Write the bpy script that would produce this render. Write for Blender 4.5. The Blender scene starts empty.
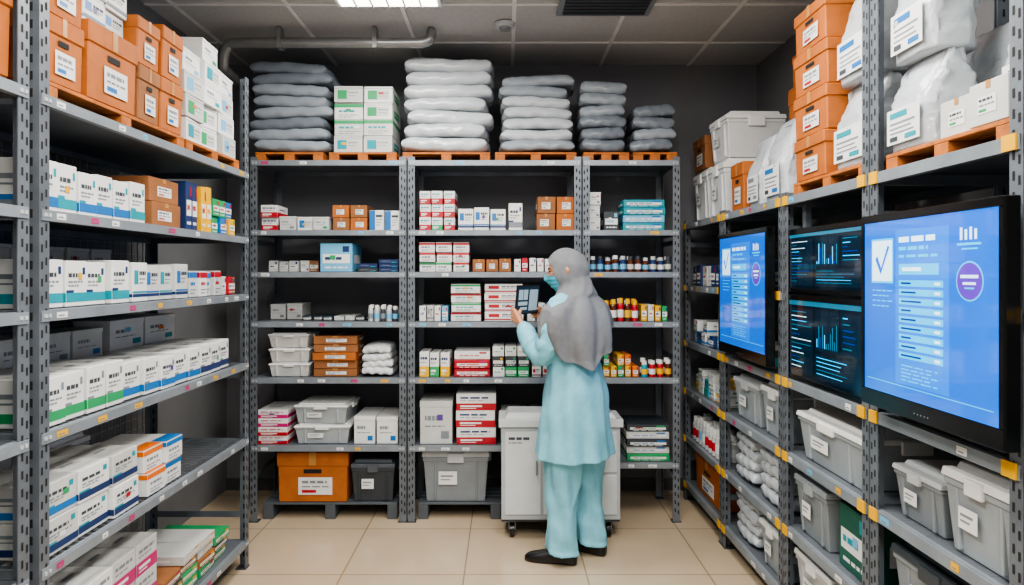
import bpy, math, random
from mathutils import Vector, Matrix, noise
random.seed(7)
scene=bpy.context.scene
R=random.random
def U(a,b): return a+(b-a)*R()

# ------------------------------------------------------------------ materials
def lin(h):
    h=h.lstrip('#'); o=[]
    for i in (0,2,4):
        c=int(h[i:i+2],16)/255
        o.append(c/12.92 if c<=.04045 else ((c+.055)/1.055)**2.4)
    return o
_m={}
def M(name,col='#808080',rough=.5,metal=0,var=.08,scale=12,bump=0,bscale=60,emis=0,coat=0):
    if name in _m: return _m[name]
    m=bpy.data.materials.new(name); m.use_nodes=True; nt=m.node_tree; N=nt.nodes; b=N['Principled BSDF']
    c=lin(col); tc=N.new('ShaderNodeTexCoord'); nz=N.new('ShaderNodeTexNoise'); nz.inputs['Scale'].default_value=scale
    nz.inputs['Detail'].default_value=4
    nt.links.new(tc.outputs['Object'],nz.inputs['Vector'])
    cr=N.new('ShaderNodeValToRGB'); cr.color_ramp.elements[0].position=.3; cr.color_ramp.elements[1].position=.7
    cr.color_ramp.elements[0].color=[max(0,x*(1-var)) for x in c]+[1]
    cr.color_ramp.elements[1].color=[min(1,x*(1+var)) for x in c]+[1]
    nt.links.new(nz.outputs['Fac'],cr.inputs['Fac']); nt.links.new(cr.outputs['Color'],b.inputs['Base Color'])
    b.inputs['Roughness'].default_value=rough; b.inputs['Metallic'].default_value=metal
    if coat: b.inputs['Coat Weight'].default_value=coat
    if emis:
        nt.links.new(cr.outputs['Color'],b.inputs['Emission Color']); b.inputs['Emission Strength'].default_value=emis
    if bump:
        n2=N.new('ShaderNodeTexNoise'); n2.inputs['Scale'].default_value=bscale; n2.inputs['Detail'].default_value=5
        nt.links.new(tc.outputs['Object'],n2.inputs['Vector'])
        bp=N.new('ShaderNodeBump'); bp.inputs['Strength'].default_value=bump; bp.inputs['Distance'].default_value=.01
        nt.links.new(n2.outputs['Fac'],bp.inputs['Height']); nt.links.new(bp.outputs['Normal'],b.inputs['Normal'])
    _m[name]=m; return m
STEEL=M('rack_steel','#6c737b',.42,.3,.18,8)
STEELL=M('rack_lip','#878f97',.38,.25,.14,8)
SLOT=M('slot_dark','#1b1d20',.8)
DECK=M('deck_steel','#656b72',.5,.2,.12,6)
WHITE=M('card_white','#dddfde',.5,0,.05)
OFFW=M('card_offwhite','#c2c4c2',.5,0,.06)
GREY=M('grey_plastic','#80878c',.42,0,.06)
LGREY=M('light_plastic','#b8bdc0',.38,0,.05)
DGREY=M('dark_plastic','#383e44',.45,0,.08)
BLK=M('black_gloss','#08090a',.18,0,.1)
ORG=M('kraft_orange','#ac6128',.7,0,.12,14,.12)
BRN=M('kraft_brown','#8f5d37',.75,0,.12,14,.12)
TAPE=M('tape','#b6854e',.3,0,.05)
WOOD=M('pallet_wood','#ad642a',.7,0,.25,25,.2)
LINE=M('print_grey','#7b8289',.6)
LDARK=M('print_dark','#3c434b',.6)
BLUE=M('print_blue','#1c6cae',.45,0,.05); TEAL=M('print_teal','#15909f',.45,0,.05)
GREEN=M('print_green','#2a965c',.45,0,.05); RED=M('print_red','#b0182a',.45,0,.05)
PINK=M('print_pink','#b8246c',.45,0,.05); YEL=M('print_yellow','#e4ac0c',.5,0,.05)
NAVY=M('print_navy','#1f3562',.45,0,.05); SKY=M('print_sky','#6cb0d4',.45,0,.05)
ORP=M('print_orange','#d9701f',.45,0,.05); PUR=M('print_purple','#5b3f8c',.45,0,.05)
BAGL=M('sack_light','#b4bbc1',.2,0,.06,9,.6,22); BAGG=M('sack_grey','#8f98a1',.2,0,.08,9,.6,22)
BAGD=M('sack_dark','#737c86',.22,0,.08,9,.6,22)
AMBER=M('jar_amber','#5a2c14',.2,0,.1,12,0,60,0,.5)

# ------------------------------------------------------------------ mesh builder
class MB:
    def __init__(s): s.v=[];s.f=[];s.mi=[];s.m=[];s.T=Matrix.Identity(4);s.sm=[]
    def idx(s,m):
        if m not in s.m: s.m.append(m)
        return s.m.index(m)
    def add(s,vs,fs,m,smooth=False):
        o=len(s.v); s.v+= [tuple(s.T@Vector(p)) for p in vs]; k=s.idx(m)
        for f in fs: s.f.append([i+o for i in f]); s.mi.append(k); s.sm.append(smooth)
    def box(s,x0,x1,y0,y1,z0,z1,m):
        s.add([(x0,y0,z0),(x1,y0,z0),(x1,y1,z0),(x0,y1,z0),(x0,y0,z1),(x1,y0,z1),(x1,y1,z1),(x0,y1,z1)],
          [(0,3,2,1),(4,5,6,7),(0,1,5,4),(1,2,6,5),(2,3,7,6),(3,0,4,7)],m)
    def frus(s,cx,cy,w0,d0,z0,w1,d1,z1,m):
        a=[(cx-w0/2,cy-d0/2,z0),(cx+w0/2,cy-d0/2,z0),(cx+w0/2,cy+d0/2,z0),(cx-w0/2,cy+d0/2,z0)]
        b=[(cx-w1/2,cy-d1/2,z1),(cx+w1/2,cy-d1/2,z1),(cx+w1/2,cy+d1/2,z1),(cx-w1/2,cy+d1/2,z1)]
        s.add(a+b,[(0,3,2,1),(4,5,6,7),(0,1,5,4),(1,2,6,5),(2,3,7,6),(3,0,4,7)],m)
    def fq(s,x0,x1,z0,z1,y,m): s.add([(x0,y,z0),(x1,y,z0),(x1,y,z1),(x0,y,z1)],[(0,1,2,3)],m)
    def sq(s,y0,y1,z0,z1,x,m): s.add([(x,y0,z0),(x,y1,z0),(x,y1,z1),(x,y0,z1)],[(0,1,2,3)],m)
    def tq(s,x0,x1,y0,y1,z,m): s.add([(x0,y0,z),(x1,y0,z),(x1,y1,z),(x0,y1,z)],[(0,1,2,3)],m)
    def cyl(s,cx,cy,z0,z1,r0,r1,m,n=16,axis='z'):
        vs=[]
        for z,r in((z0,r0),(z1,r1)):
            for i in range(n):
                a=2*math.pi*i/n; p=(cx+r*math.cos(a),cy+r*math.sin(a),z)
                if axis=='y': p=(cx+r*math.cos(a),z,cy+r*math.sin(a))
                if axis=='x': p=(z,cx+r*math.cos(a),cy+r*math.sin(a))
                vs.append(p)
        s.add(vs,[(i,(i+1)%n,n+(i+1)%n,n+i) for i in range(n)],m,True)
        s.add(vs,[tuple(range(n-1,-1,-1)),tuple(range(n,2*n))],m)
    def loft(s,rings,m,caps=True,smooth=True):
        n=len(rings[0]); vs=[p for r in rings for p in r]; fs=[]
        for j in range(len(rings)-1):
            for i in range(n):
                a=j*n+i;b=j*n+(i+1)%n; fs.append((a,b,b+n,a+n))
        if caps: fs+=[tuple(range(n-1,-1,-1)),tuple(range((len(rings)-1)*n,len(rings)*n))]
        s.add(vs,fs,m,smooth)
    def tube(s,pts,rad,m,n=12,sub=4):
        P=[Vector(p) for p in pts]; out=[];rr=[]
        for i in range(len(P)-1):
            p0=P[max(i-1,0)];p1=P[i];p2=P[i+1];p3=P[min(i+2,len(P)-1)]
            for k in range(sub):
                t=k/sub
                out.append(.5*((2*p1)+(p2-p0)*t+(2*p0-5*p1+4*p2-p3)*t*t+(3*p1-p0-3*p2+p3)*t**3)); rr.append(rad[i]+(rad[i+1]-rad[i])*t)
        out.append(P[-1]);rr.append(rad[-1])
        rings=[]; up=Vector((0,0,1)); prev=None
        for i,p in enumerate(out):
            t=(out[min(i+1,len(out)-1)]-out[max(i-1,0)]).normalized()
            if prev is None:
                a=t.cross(up); a=a if a.length>.1 else t.cross(Vector((1,0,0))); a.normalize()
            else: a=(prev-t*prev.dot(t)).normalized()
            prev=a; b=t.cross(a)
            def ring(c,r): return [tuple(c+a*math.cos(2*math.pi*k/n)*r+b*math.sin(2*math.pi*k/n)*r) for k in range(n)]
            if i==0: rings+= [ring(p-t*rr[0]*.8,rr[0]*.5)]
            rings.append(ring(p,rr[i]))
            if i==len(out)-1: rings+=[ring(p+t*rr[i]*.8,rr[i]*.5)]
        s.loft(rings,m)
    def at(s,cx,cy,cz,yaw=0): s.T=Matrix.Translation((cx,cy,cz))@Matrix.Rotation(yaw,4,'Z')
    def rst(s): s.T=Matrix.Identity(4)
    def done(s,name,frame=None,bevel=0,parent=None,seg=1):
        me=bpy.data.meshes.new(name); me.from_pydata(s.v,[],s.f)
        for m in s.m: me.materials.append(m)
        me.polygons.foreach_set('material_index',s.mi); me.polygons.foreach_set('use_smooth',s.sm); me.update()
        ob=bpy.data.objects.new(name,me); scene.collection.objects.link(ob)
        if frame: ob.matrix_world=frame
        if parent: ob.parent=parent
        if bevel:
            b=ob.modifiers.new('bev','BEVEL'); b.width=bevel; b.segments=seg; b.limit_method='ANGLE'; b.angle_limit=1.0
        return ob
XB=1.18; XL=-1.296; YB=4.05
FB=Matrix.Translation((0,YB,0))
FL=Matrix.Translation((XL,0,0))@Matrix.Rotation(math.pi/2,4,'Z')
FR=Matrix.Translation((XB,0,0))@Matrix.Rotation(-math.pi/2,4,'Z')
I4=Matrix.Identity(4)

# ------------------------------------------------------------------ room shell
CE=2.9; WX0=-1.9; WX1=1.72; WY=4.66; Y0=-1.4
def brickmat(name,c1,c2,size,mort,rough):
    m=bpy.data.materials.new(name);m.use_nodes=True;nt=m.node_tree;N=nt.nodes;b=N['Principled BSDF']
    tc=N.new('ShaderNodeTexCoord');mp=N.new('ShaderNodeMapping');br=N.new('ShaderNodeTexBrick')
    br.offset=0;br.inputs['Scale'].default_value=1;br.inputs['Brick Width'].default_value=size;br.inputs['Row Height'].default_value=size
    br.inputs['Mortar Size'].default_value=mort;br.inputs['Mortar Smooth'].default_value=.1
    br.inputs['Color1'].default_value=lin(c1)+[1];br.inputs['Color2'].default_value=[x*.94 for x in lin(c1)]+[1];br.inputs['Mortar'].default_value=lin(c2)+[1]
    mp.inputs['Location'].default_value=(.2,.25,0)
    nz=N.new('ShaderNodeTexNoise');nz.inputs['Scale'].default_value=3;nz.inputs['Detail'].default_value=6
    mx=N.new('ShaderNodeMixRGB');mx.blend_type='MULTIPLY';mx.inputs[0].default_value=.2
    nt.links.new(tc.outputs['Object'],mp.inputs[0]);nt.links.new(mp.outputs[0],br.inputs['Vector']);nt.links.new(tc.outputs['Object'],nz.inputs[0])
    nt.links.new(br.outputs['Color'],mx.inputs[1]);nt.links.new(nz.outputs['Fac'],mx.inputs[2]);nt.links.new(mx.outputs[0],b.inputs['Base Color'])
    b.inputs['Roughness'].default_value=rough; return m
FLOORM=brickmat('floor_tile','#cdb99e','#9c8a72',.6,.004,.17)
WALLM=M('wall_paint','#74757a',.8,0,.08,3,.1)
WALLS=M('wall_paint_side','#76787b',.8,0,.08,3,.1)
CEILM=M('ceiling_tile','#b2b3b5',.9,0,.06,40,.3,120)
TBAR=M('ceiling_bar','#dcdcdc',.5)
def shell(name,a,m):
    b=MB(); b.box(*a,m); return b.done(name)
shell('floor',(WX0-.1,WX1+.1,Y0,WY+.1,-.08,0),FLOORM)
shell('ceiling',(WX0-.1,WX1+.1,Y0,WY+.1,CE,CE+.08),CEILM)
shell('wall_back',(WX0-.1,WX1+.1,WY,WY+.1,0,CE),WALLM)
shell('wall_left',(WX0-.1,WX0,Y0,WY,0,CE),WALLS)
shell('wall_right',(WX1,WX1+.1,Y0,WY,0,CE),WALLS)
b=MB()
x=-1.75
while x<WX1:
    b.box(x-.011,x+.011,Y0,WY,CE-.006,CE-.0005,TBAR); x+=.6
y=.0
while y<WY:
    b.box(WX0,WX1,y-.011,y+.011,CE-.0065,CE-.0008,TBAR); y+=.6
b.done('trim_1')
b=MB(); b.box(WX0,WX1,WY-.012,WY-.0005,0,.08,M('base','#4a4c4e')); b.done('baseboard_back')
EM=M('lamp_diffuser','#fff9f0',.5,0,.01,5,0,60,7.0)
def lamp(x,y,w,l,power):
    b=MB(); b.box(x-w/2-.02,x+w/2+.02,y-l/2-.02,y+l/2+.02,CE-.03,CE-.007,WHITE)
    b.box(x-w/2,x+w/2,y-l/2,y+l/2,CE-.034,CE-.0305,EM)
    for k in range(1,6): b.box(x-w/2+w*k/6-.004,x-w/2+w*k/6+.004,y-l/2,y+l/2,CE-.045,CE-.0345,LGREY)
    ob=b.done('ceiling_light_panel')
    L=bpy.data.lights.new('panel_glow','AREA'); L.shape='RECTANGLE'; L.size=w; L.size_y=l; L.energy=power; L.color=(1,.955,.89)
    lo=bpy.data.objects.new('panel_glow',L); scene.collection.objects.link(lo); lo.location=(x,y,CE-.06); lo.parent=ob
lamp(-.6,3.26,.5,.58,26); lamp(.55,2.1,.56,1.1,42); lamp(-.55,1.2,.56,1.1,44); lamp(.35,-.2,.56,1.1,64)
b=MB(); b.box(.28,.78,3.28,3.72,CE-.02,CE-.007,GREY)
for k in range(9): b.box(.31,.75,3.31+k*.044,3.335+k*.044,CE-.028,CE-.0205,DGREY)
b.done('ceiling_air_vent')
b=MB(); b.cyl(0.0,3.87,CE-.03,CE-.007,.05,.06,LGREY,24); b.cyl(0,3.87,CE-.045,CE-.0305,.028,.034,GREY,24); b.done('smoke_detector')
PIPE=M('pipe_metal','#8e9091',.3,.5)
b=MB(); b.tube([(-1.66,4.6,2.66),(-1.66,4.1,2.68),(-1.65,4.0,2.71),(-1.61,3.96,2.79),(-1.5,3.95,2.81),(-.6,3.95,2.81),(-.47,3.95,2.815),(-.43,3.95,2.84),(-.425,3.95,2.88)],[.030]*9,PIPE,14)
for px in(-1.3,-.75): b.box(px-.012,px+.012,3.915,3.985,2.775,CE-.007,PIPE)
b.done('ceiling_pipe')

# ------------------------------------------------------------------ racks
tagc=[YEL,WHITE,WHITE,PINK,WHITE,SKY,YEL,WHITE]
def post(b,u,v,h,du,dv):
    W=.042; t=.004
    b.box(min(u,u+du*W),max(u,u+du*W),min(v,v+dv*t),max(v,v+dv*t),0,h,STEEL)
    b.box(min(u,u+du*t),max(u,u+du*t),min(v+dv*t,v+dv*W),max(v+dv*t,v+dv*W),0,h,STEEL)
    b.box(min(u,u+du*W)-.006,max(u,u+du*W)+.006,min(v,v+dv*W)-.004,max(v,v+dv*W)+.006,0.0,.006,DGREY)
    z=.05; yy=v-dv*.0008 if dv>0 else v+.0008
    while z<h-.03:
        b.fq(u+du*.010-.004,u+du*.010+.004,z,z+.022,yy,SLOT); b.fq(u+du*.028-.004,u+du*.028+.004,z+.012,z+.034,yy,SLOT)
        b.sq(v+dv*.018,v+dv*.026,z,z+.024,u+du*(-.0008),SLOT)
        b.sq(v+dv*.018,v+dv*.026,z,z+.024,u+du*(t+.0008),SLOT)
        z+=.048
def rack(frame,bays,depth,wire=(),mesh=False,tagp=.5,lip=.032,tagyel=False):
    b=MB()
    for (u0,u1,h0,h1,shelves) in bays:
        for u,du,h in((u0,1,h0),(u1,-1,h1)):
            post(b,u,0,h,du,1); post(b,u,depth,h,du,-1)
            ee=u+du*.006
            for z in (.25,.95,1.65): 
                if z<h: b.box(min(ee,ee+du*.003),max(ee,ee+du*.003),.042,depth-.042,z,z+.03,STEEL)
        for z in shelves:
            a=u0+.007;c=u1-.007
            b.box(a,c,.0045,.018,z-lip,z,STEELL); b.box(a,c,-.004,.0035,z-lip,z-.001,STEELL)
            b.box(a,c,depth-.018,depth-.0045,z-lip,z,STEEL)
            b.box(a,a+.012,.018,depth-.018,z-lip,z-.001,STEEL); b.box(c-.012,c,.018,depth-.018,z-lip,z-.001,STEEL)
            if z in wire:
                k=a+.03
                while k<c: b.box(k-.002,k+.002,.018,depth-.018,z-.006,z-.001,STEEL); k+=.035
                for q in range(1,7): b.box(a,c,depth*q/7-.003,depth*q/7+.003,z-.012,z-.006,STEEL)
            else:
                b.box(a+.012,c-.012,.018,depth-.018,z-.006,z-.001,DECK)
                n=int((c-a)/.12)
                for q in range(1,n): b.box(a+(c-a)*q/n-.002,a+(c-a)*q/n+.002,.02,depth-.02,z-.0008,z,STEEL)
            for q in(a+.012,a+.03,c-.012,c-.03): b.box(q-.004,q+.004,-.0075,-.004,z-lip*.65,z-lip*.35,LGREY)
            k=a+.06
            while k<c-.08:
                if R()<tagp:
                    m=random.choice(tagc); w=U(.03,.055); b.fq(k,k+w,z-lip+.007,z-.008,-.005,m); b.fq(k+.006,k+w*.7,z-lip+.012,z-lip+.016,-.0056,LINE)
                k+=U(.1,.24)
            if tagyel:
                for q in(a,c-.05): b.box(q,q+.045,-.009,-.0045,z-lip,z+.002,YEL)
        if mesh:
            k=u0+.04
            while k<u1-.03: b.box(k-.0018,k+.0018,depth+.001,depth+.004,.1,1.98,STEELL); k+=.05
            z=.12
            while z<1.98: b.box(u0+.01,u1-.01,depth+.004,depth+.007,z-.0018,z+.0018,STEELL); z+=.05
    return b.done('steel_shelving_rack',frame,.0)
Z=[.075,.454,.857,1.19,1.486,1.735,2.15]
S=168.6
def B(c): return (c-505)/S      # survey grid on the back rack face, 168.6 units per metre
x0,x1,x2,x3=-1.512,-.581,.457,1.038
rack(FB,[(x0,x1-.004,2.17,2.17,Z[1:]),(x1+.004,x2-.004,2.17,2.17,Z[1:]),(x2+.004,x3,2.17,2.17,[.353]+Z[2:])],.46)
ZL=[.14,.65,1.03,1.375,1.66,1.985]
rack(FL,[(.55,1.86,2.46,2.46,ZL),],.5,wire=(.65,1.03),mesh=True)
rack(FL,[(1.9,3.45,2.46,2.46,ZL),],.5,wire=(.65,1.03),mesh=True,tagp=.7)
ZR=[.12,.42,.73,1.04,1.40,1.80]
rack(FR,[(-4.5,-3.715,1.82,1.82,ZR),(-3.705,-2.905,1.82,1.82,ZR),(-2.895,-2.215,1.82,2.6,[.12,.42,.73,1.04,1.80]),(-2.205,-1.555,2.6,2.6,ZR),(-1.545,-.7,2.6,2.6,ZR)],.45,tagyel=True,lip=.036)

# ------------------------------------------------------------------ products
def words(m,x0,x1,z0,z1,y,mat):
    x=x0; 
    while x<x1-.004:
        w=min(U(.4,1.0)*(x1-x0)*.35,x1-x); m.fq(x,x+w,z0,z1,y,mat); x+=w+(x1-x0)*.06
STK=[YEL,RED,GREEN,ORP,SKY,PUR,WHITE]
def pack(m,u,v,z,w,d,h,body,acc,style,yaw=0,acc2=None,var=0):
    m.at(u,v+d/2,z,yaw); W=w/2;D=d/2; acc2=acc2 or acc
    m.box(-W,W,-D,D,0,h,body); y=-D-.0011
    if style==0:
        if var==0:
            m.fq(-W,W,h*.10,h*.30,y,acc); m.fq(-W,-W*.3,h*.30,h*.36,y,acc2)
            words(m,-W*.8,W*.4,h*.64,h*.73,y,LDARK); words(m,-W*.8,W*.6,h*.52,h*.56,y,LINE); words(m,-W*.8,W*.2,h*.44,h*.475,y,LINE)
            m.fq(W*.55,W*.8,h*.70,h*.86,y,acc2)
            for s in(-1,1):
                m.sq(-D,D,h*.10,h*.30,s*(W+.0011),acc); m.sq(-D*.7,D*.2,h*.6,h*.7,s*(W+.0011),LINE); m.sq(-D*.7,D*.5,h*.48,h*.52,s*(W+.0011),LINE)
        elif var==1:
            m.fq(-W,W,0.01*h,h*.42,y,acc); m.fq(-W*.8,W*.3,h*.2,h*.3,y-.0005,WHITE); m.fq(-W*.8,W*.0,h*.1,h*.14,y-.0005,WHITE)
            words(m,-W*.8,W*.7,h*.7,h*.8,y,acc2); words(m,-W*.8,W*.4,h*.56,h*.6,y,LINE)
            for s in(-1,1): m.sq(-D,D,h*.01,h*.42,s*(W+.0011),acc); m.sq(-D*.6,D*.4,h*.62,h*.7,s*(W+.0011),acc2)
        else:
            m.fq(-W*.8,-W*.25,h*.45,h*.8,y,acc); words(m,-W*.1,W*.8,h*.68,h*.78,y,LDARK); words(m,-W*.1,W*.7,h*.56,h*.6,y,LINE); words(m,-W*.1,W*.5,h*.46,h*.5,y,LINE)
            m.fq(-W,W,h*.12,h*.2,y,acc2); m.fq(-W,W,h*.22,h*.27,y,acc)
            for s in(-1,1): m.sq(-D,D,h*.12,h*.2,s*(W+.0011),acc2); m.sq(-D*.6,D*.4,h*.5,h*.7,s*(W+.0011),acc)
        m.tq(-W*.7,W*.4,-D*.5,D*.1,h+.001,OFFW); m.tq(-W*.6,W*.2,-D*.4,-D*.3,h+.0016,LINE); m.tq(-W,W,-.0008,.0008,h+.0014,LINE)
    elif style==1:
        m.fq(-W,-W*.2,0.02*h,h*.98,y,acc); m.fq(-W*.1,W*.8,h*.65,h*.77,y,LDARK)
        for q in range(3): m.fq(-W*.1,W*(.75-.15*q),h*(.5-.13*q),h*(.54-.13*q),y,LINE)
        m.tq(-W,-W*.2,-D,D,h+.001,acc)
    elif style==2:
        m.fq(-W,W,h*.74,h*.95,y,acc); words(m,-W*.7,W*.5,h*.45,h*.57,y,acc2); words(m,-W*.7,W*.7,h*.25,h*.3,y,LINE); words(m,-W*.7,W*.3,h*.12,h*.17,y,LINE)
        for s in(-1,1): m.sq(-D,D,h*.74,h*.95,s*(W+.0011),acc)
        m.tq(-W,W,-D,-D*.5,h+.001,acc)
    elif style==3:
        o=U(-.2,.1)
        m.fq(-W*(.45-o),W*(.5+o),h*.25,h*.66,y,WHITE); words(m,-W*(.38-o),W*(.3+o),h*.54,h*.6,y-.0006,LDARK); words(m,-W*(.38-o),W*(.4+o),h*.43,h*.47,y-.0006,LINE); m.fq(-W*(.38-o),W*(.0+o),h*.3,h*.36,y-.0006,acc)
        m.fq(-W*.12,W*.12,h*.82,h,y,TAPE); m.tq(-W*.12,W*.12,-D,D,h+.001,TAPE); m.tq(-W,W,-.001,.001,h+.0014,LDARK)
        for s in(-1,1): m.sq(-D*.4,D*.4,h*.35,h*.65,s*(W+.0011),WHITE); m.sq(-D*.3,D*.2,h*.5,h*.54,s*(W+.0018),LINE)
    elif style==4:
        m.fq(-W*.85,W*.85,h*.3,h*.62,y,WHITE); words(m,-W*.7,W*.4,h*.42,h*.52,y-.0006,acc); words(m,-W*.7,W*.7,h*.12,h*.18,y,WHITE)
        m.fq(W*.4,W*.8,h*.7,h*.9,y,acc)
        for s in(-1,1): m.sq(-D*.6,D*.6,h*.3,h*.6,s*(W+.0011),WHITE)
    elif style==5:
        words(m,-W*.7,W*.1,h*.55,h*.66,y,LINE); words(m,-W*.7,W*.5,h*.4,h*.43,y,LINE); m.fq(W*.3,W*.8,h*.12,h*.3,y,acc); m.box(-W-.002,W+.002,-D-.002,D+.002,h*.86,h*1.0+.001,body)
    elif style==6:
        m.fq(-W*.75,W*.75,h*.2,h*.75,y,OFFW); m.fq(-W*.75,-W*.1,h*.2,h*.75,y-.0005,acc); words(m,W*.0,W*.7,h*.55,h*.62,y-.0006,LINE); words(m,W*.0,W*.6,h*.38,h*.42,y-.0006,LINE)
        m.fq(-W,W,h*.86,h*.88,y,LINE)
        for s in(-1,1): m.sq(-D*.6,D*.5,h*.25,h*.7,s*(W+.0011),acc); m.sq(-D*.5,D*.2,h*.45,h*.52,s*(W+.0017),WHITE)
    if style!=3 and R()<.3:
        k=U(-.6,.4)*W; zz=U(.35,.6)*h; m.fq(k,k+W*.35,zz,zz+h*.14,y-.0013,random.choice(STK))
    m.rst()
def row(frame,name,u0,u1,z,n,tiers,h,d,body,acc,style,v=.03,jit=.02,full=1.0,var=None):
    m=MB(); w=(u1-u0)/n; var=random.choice([0,1,2]) if var is None else var; a2=random.choice([None,TEAL,LINE,NAVY])
    for i in range(n):
        hv=U(.9,1.0) if tiers==1 else 1; 
        for t in range(tiers):
            if t==tiers-1 and tiers>1 and R()>full: continue
            bd=random.choice(body) if isinstance(body,list) else body
            ac=random.choice(acc) if isinstance(acc,list) else acc
            st=random.choice(style) if isinstance(style,list) else style
            pack(m,u0+w*(i+.5),v+U(0,.022),z+.0015+t*(h+.0012),w-U(.005,.010),d,(h-.001)*hv,bd,ac,st,U(-jit,jit),a2,var if var<3 else random.choice([0,1,2]))
    return m.done(name,frame,.0018)
def lidbox(m,u,v,z,w,d,h,body,acc=BLUE,yaw=0):
    m.at(u,v+d/2,z,yaw);W=w/2;D=d/2
    m.frus(0,0,w*.95,d*.95,0,w*.97,d*.97,h*.78,body)
    m.box(-W,W,-D,D,h*.72,h,body)
    m.fq(-W*.25,W*.25,h*.58,h*.66,-D*.97-.002,SLOT)
    m.fq(-W*.4,W*.55,h*.15,h*.5,-D*.97-.002,WHITE); words(m,-W*.3,W*.4,h*.38,h*.43,-D*.97-.003,LINE); words(m,-W*.3,W*.45,h*.3,h*.325,-D*.97-.003,LINE); m.fq(-W*.3,W*.1,h*.19,h*.25,-D*.97-.003,acc)
    m.fq(-W*.1,W*.1,h*.74,h,-D-.001,TAPE); m.tq(-W*.1,W*.1,-D,D,h+.001,TAPE)
    for s in(-1,1): m.sq(-D*.3,D*.3,h*.52,h*.64,s*(W*.97+.003),SLOT)
    m.rst()
def bin_(m,u,v,z,w,d,h,body,lid,yaw=0,label=True):
    m.at(u,v+d/2,z,yaw)
    m.frus(0,0,w*.86,d*.86,0,w*.95,d*.95,h*.8,body)
    m.box(-w*.485,w*.485,-d*.485,d*.485,h*.74,h*.82,body)
    for k in(-.3,.3): m.frus(w*k,-d*.44,.012,.02,h*.04,.014,.03,h*.74,body)
    m.frus(0,0,w,d,h*.825,w*.98,d*.98,h*.92,lid); m.frus(0,0,w*.86,d*.84,h*.92,w*.82,d*.8,h,lid)
    for k in(-1,1): m.box(k*w*.5-.006,k*w*.5+.006,-d*.14,d*.14,h*.66,h*.9,lid)
    m.box(-w*.12,w*.12,-d*.5-.006,-d*.5+.008,h*.72,h*.9,lid)
    if label: m.fq(-w*.25,w*.02,h*.32,h*.56,-d*.486,WHITE); m.fq(-w*.22,-w*.04,h*.46,h*.49,-d*.486-.001,LINE); m.fq(-w*.22,-w*.08,h*.4,h*.42,-d*.486-.001,LINE)
    m.rst()
def bins(frame,name,lst):
    m=MB()
    for a in lst: bin_(m,*a)
    return m.done(name,frame,.004,seg=2)
def pillow(m,u,v,z,w,d,h,mat,seed,yaw=0):
    m.at(u,v,z,yaw); NU,NV=44,26; top=[];bot=[]
    for j in range(NV+1):
        for i in range(NU+1):
            a=2*i/NU-1;c=2*j/NV-1
            a=math.copysign(math.sin(abs(a)*math.pi/2),a); c=math.copysign(math.sin(abs(c)*math.pi/2),c)
            t=(max(0,1-abs(a)**9)**.45)*(max(0,1-abs(c)**9)**.45)
            px=w/2*a*(1-.06*c*c);py=d/2*c*(1-.06*a*a)
            n=noise.noise(Vector((a*1.8+seed*7,c*1.8,seed)))*.14+noise.noise(Vector((a*5+seed,c*5,seed*3)))*.10+noise.noise(Vector((a*12+seed,c*9,seed*3)))*.06
            s=max(abs(a),abs(c)); ed=max(0,s-.8)/.2
            wr=math.sin((a*11 if abs(c)>abs(a) else c*8)+seed)*.005*ed
            drop=-.006*ed*(1+noise.noise(Vector((a*1.5,seed,c))))
            cz=.5*h+.008*math.sin(a*2+seed)*(1-ed*.5)
            top.append((px,py,h/2*t*(1+n)+wr+drop+cz)); bot.append((px,py,-h/2*t*(1-.3*n)+wr+drop+cz-.002))
    W=NU+1;fs=[]
    o=len(top)
    for j in range(NV):
        for i in range(NU):
            k=j*W+i; fs.append((k,k+1,k+1+W,k+W)); fs.append((o+k,o+k+W,o+k+1+W,o+k+1))
    for i in range(NU):
        fs.append((i,o+i,o+i+1,i+1)); k=NV*W+i; fs.append((k,k+1,o+k+1,o+k))
    for j in range(NV):
        k=j*W; fs.append((k,k+W,o+k+W,o+k)); k=j*W+NU; fs.append((k,o+k,o+k+W,k+W))
    m.add(top+bot,fs,mat,True); m.rst()
def bagstack(frame,name,uc,w,z,count,h,mats,d=.38,v=.03,jx=.018):
    m=MB()
    for k in range(count):
        pillow(m,uc+U(-jx,jx),v+d/2+U(0,.01),z+.012+k*h*.95,w*U(.93,1.03),d,h*1.07,random.choice(mats),R()*20,U(-.05,.05))
    return m.done(name,frame)
def pallet(frame,u0,u1,z,d=.4,h=.05,v=.02,mat=None,name='wooden_pallet'):
    m=MB(); mat=mat or WOOD; nb=5
    for k in range(nb):
        a=v+d*k/nb; m.box(u0,u1,a,a+d/nb*.78,z+h-.012,z+h,mat)
    for k in(0,.5,1):
        c=u0+.03+(u1-u0-.06)*k; m.box(c-.03,c+.03,v,v+d*.95,z+.001,z+h-.0125,mat)
    return m.done(name,frame,.0015)
def jars(frame,name,u0,u1,z,n,r,h,body,cap,lab,rows=1,v=.05):
    m=MB()
    for i in range(n):
        for j in range(rows):
            u=u0+(u1-u0)*(i+.5)/n; vv=v+j*2.3*r; bb=random.choice(body);cc=random.choice(cap);ll=random.choice(lab); hh=h*U(.85,1)
            m.cyl(u,vv,z+.001,z+hh*.7,r,r,bb,14); m.cyl(u,vv,z+hh*.7,z+hh*.78,r,r*.7,bb,14); m.cyl(u,vv,z+hh*.78,z+hh,r*.82,r*.8,cc,14)
            m.cyl(u,vv,z+hh*.18,z+hh*.5,r+.0008,r+.0008,ll,14)
    return m.done(name,frame)
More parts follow.
